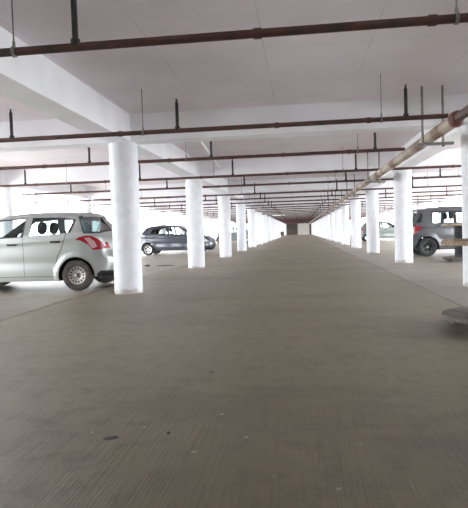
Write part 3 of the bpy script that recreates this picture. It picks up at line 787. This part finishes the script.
# ------------------------------------------------------------------ wooden cable reels
def cable_reel(loc, label, Rf, H, core_r, wood, cable, rz):
    root = empty('cable_reel', loc, rz); tag(root, label, 'cable reel', 'wooden cable reels')
    for z0, nm in ((.065, 'a'), (H-.055, 'b')):
        m = MB(); n = 9; pw = 2*Rf/n
        for i in range(n):            # planks clipped to the disc
            x0, x1 = -Rf+i*pw+.004, -Rf+(i+1)*pw-.004; P = []
            for j in range(9):
                x = x0+(x1-x0)*j/8; P.append((x, math.sqrt(max(Rf*Rf-x*x, .0009))))
            P += [(x, -y) for x, y in P[::-1]]; k = len(P)
            V = [(x, y, z0) for x, y in P]+[(x, y, z0+.036) for x, y in P]
            m.add(V, [tuple(range(k)), tuple(range(k, 2*k))[::-1]]+[(a, a+k, (a+1) % k+k, (a+1) % k) for a in range(k)])
        dz = -.027 if nm == 'a' else .036
        for yb in (-Rf*.5, 0, Rf*.5):
            w = math.sqrt(Rf*Rf-(abs(yb)+.05)**2)-.02; m.box(-w, w, yb-.05, yb+.05, z0+min(dz, 0), z0+(.03 if nm == 'a' else .055))
        m.build('flange', 'wood' if nm == 'b' else wood, root)
    m = MB(); prof = [(0, .1)]
    zz = .1; rr = core_r
    while zz < H-.07:
        for t in range(5):
            a = math.pi*t/4; prof.append((rr-.022+.022*math.sin(a), zz+.045*(1-math.cos(a))/2))
        zz += .045
    prof.append((0, H-.058)); m.lathe([(r, min(z, H-.058)) for r, z in prof], n=36); m.build('wound_cable', cable, root, smooth=True, angle=60)
    b0 = None
    for a in range(3):
        t = 2*math.pi*a/3+.4
        m = MB().box(Rf*.70-.04, Rf*.70+.04, -.05, .05, 0, .067); o = m.build('foot_block', wood, root)
        o.rotation_euler = (0, 0, t); o.location = (0, 0, -.028)
    root.location.z += .028
    return root
cable_reel((2.03, 5.72, 0), 'weathered wooden cable reel standing on the floor nearest the viewpoint', .60, .86, .29, 'wood_grey', 'cable_grey', .25)
cable_reel((4.66, 16.2, 0), 'wooden reel of black cable standing beside the grey boxy car', .60, 1.04, .28, 'wood_grey', 'cable', .1)

# ------------------------------------------------------------------ distant scooter
sct = empty('motor_scooter', (-2.62, 86, 0), 1.4)
tag(sct, 'small black scooter standing by the far end of the aisle columns', 'scooter')
for x in (-.58, .58):
    w = empty('wheel', (x, 0, .26)); w.parent = sct
    MB().lathe([(.17, -.04), (.24, -.045), (.26, 0), (.24, .045), (.17, .04)], axis='Y', n=20).build('tyre', 'tyre_clean', w, smooth=True)
    MB().lathe([(0, -.03), (.17, -.03), (.17, .03), (0, .03)], axis='Y', n=16).build('rim', 'rim_black', w)
MB().prism([(-.75, .5), (-.62, .78), (.0, .74), (.1, .42), (.35, .32), (.45, .85), (.55, .85), (.62, .5), (.45, .22), (-.2, .22), (-.4, .45)], -.16, .16).build('body_shell', 'stone_dark', sct, bevel=.04)
MB().rbox((-.3, 0, .83), (.38, .14, .06)).build('seat', 'trim', sct, smooth=True)
m = MB(); m.tube([(.5, 0, .8), (.44, 0, 1.02)], .03, 8); m.tube([(.40, -.32, 1.06), (.46, 0, 1.02), (.40, .32, 1.06)], .018, 8); m.build('handlebar', 'trim', sct)
MB().rbox((.5, 0, .98), (.08, .11, .09)).build('headlight', 'head_lens', sct, smooth=True)

# ------------------------------------------------------------------ tube lamp
tl = empty('tube_lamp', (-2.0, 56, 2.62)); tag(tl, 'lit tube lamp hanging over the far part of the aisle', 'lamp')
MB().box(-.62, .62, -.03, .03, .02, .07).build('housing', 'lamp_body', tl)
MB().tube([(-.6, 0, 0), (.6, 0, 0)], .016, 8).build('tube', 'tube', tl, smooth=True)
MB().tube([(-.4, 0, .06), (-.4, 0, .53)], .006, 6).build('hanger', 'steel', tl); MB().tube([(.4, 0, .06), (.4, 0, .53)], .006, 6).build('hanger', 'steel', tl)

# ------------------------------------------------------------------ crumbs and scraps on the floor
def crumb(x, y, sx, sy, sz, mat, label, name='pebble', cat='pebble', seed=0):
    r = random.Random(seed); v = []; f = []; n = 9; k = 5
    for i in range(k+1):
        t = math.pi*i/k
        for j in range(n):
            p = 2*math.pi*j/n; q = 1+r.uniform(-.22, .22)
            v.append((sx*math.sin(t)*math.cos(p)*q, sy*math.sin(t)*math.sin(p)*q, sz*(1-math.cos(t))*.5))
    for i in range(k):
        for j in range(n): f.append((i*n+j, i*n+(j+1) % n, (i+1)*n+(j+1) % n, (i+1)*n+j))
    o = MB().add(v, f).build(name, mat, smooth=True, angle=60); o.location = (x, y, 0); o.rotation_euler = (0, 0, r.uniform(0, 3))
    tag(o, label, cat, 'scraps on the aisle floor'); return o
crumb(-.67, 3.97, .028, .022, .022, 'stone', 'brown pebble casting a small shadow, farthest of the crumbs mid aisle', seed=1)
crumb(-.70, 2.73, .010, .009, .010, 'stone_dark', 'small black crumb on the ribbed floor', seed=2)
crumb(-.98, 2.66, .024, .04, .003, 'tar', 'flat dark smudge of tar, largest of the scraps on the floor', 'tar_spot', 'stain', seed=3)
crumb(-.85, 2.81, .010, .009, .006, 'stone_pale', 'pale chip of plaster next to the flat dark smudge', 'plaster_chip', 'chip', seed=4)
crumb(-.52, 2.50, .018, .007, .004, 'stone_pale', 'long pale flake of plaster on the ribbed floor', 'plaster_chip', 'chip', seed=5)
crumb(-.29, 2.69, .012, .009, .005, 'stone_pale', 'round pale flake of plaster near a faint dark smear', 'plaster_chip', 'chip', seed=6)
crumb(-.46, 3.03, .014, .012, .006, 'stone_pale', 'tiny pale fleck of plaster between the pebble and the flakes', 'plaster_chip', 'chip', seed=7)
crumb(.13, 2.16, .016, .006, .004, 'stone_pale', 'pale sliver of plaster nearest the viewpoint', 'plaster_chip', 'chip', seed=8)
crumb(-1.11, 2.73, .010, .007, .004, 'stone_pale', 'faint pale chip on the far side of the flat dark smudge', 'plaster_chip', 'chip', seed=9)
o = crumb(-4.45, 17.7, .40, .26, .012, 'stone_dark', 'flat black rag lying on the floor between the two hatchbacks', 'rag', 'rag', seed=10); o['group'] = ''; del o['group']
o = crumb(-4.98, 17.5, .09, .12, .07, 'stone', 'rough lump of rubble beside the flat black rag', 'rubble_lump', 'rubble', seed=11); del o['group']
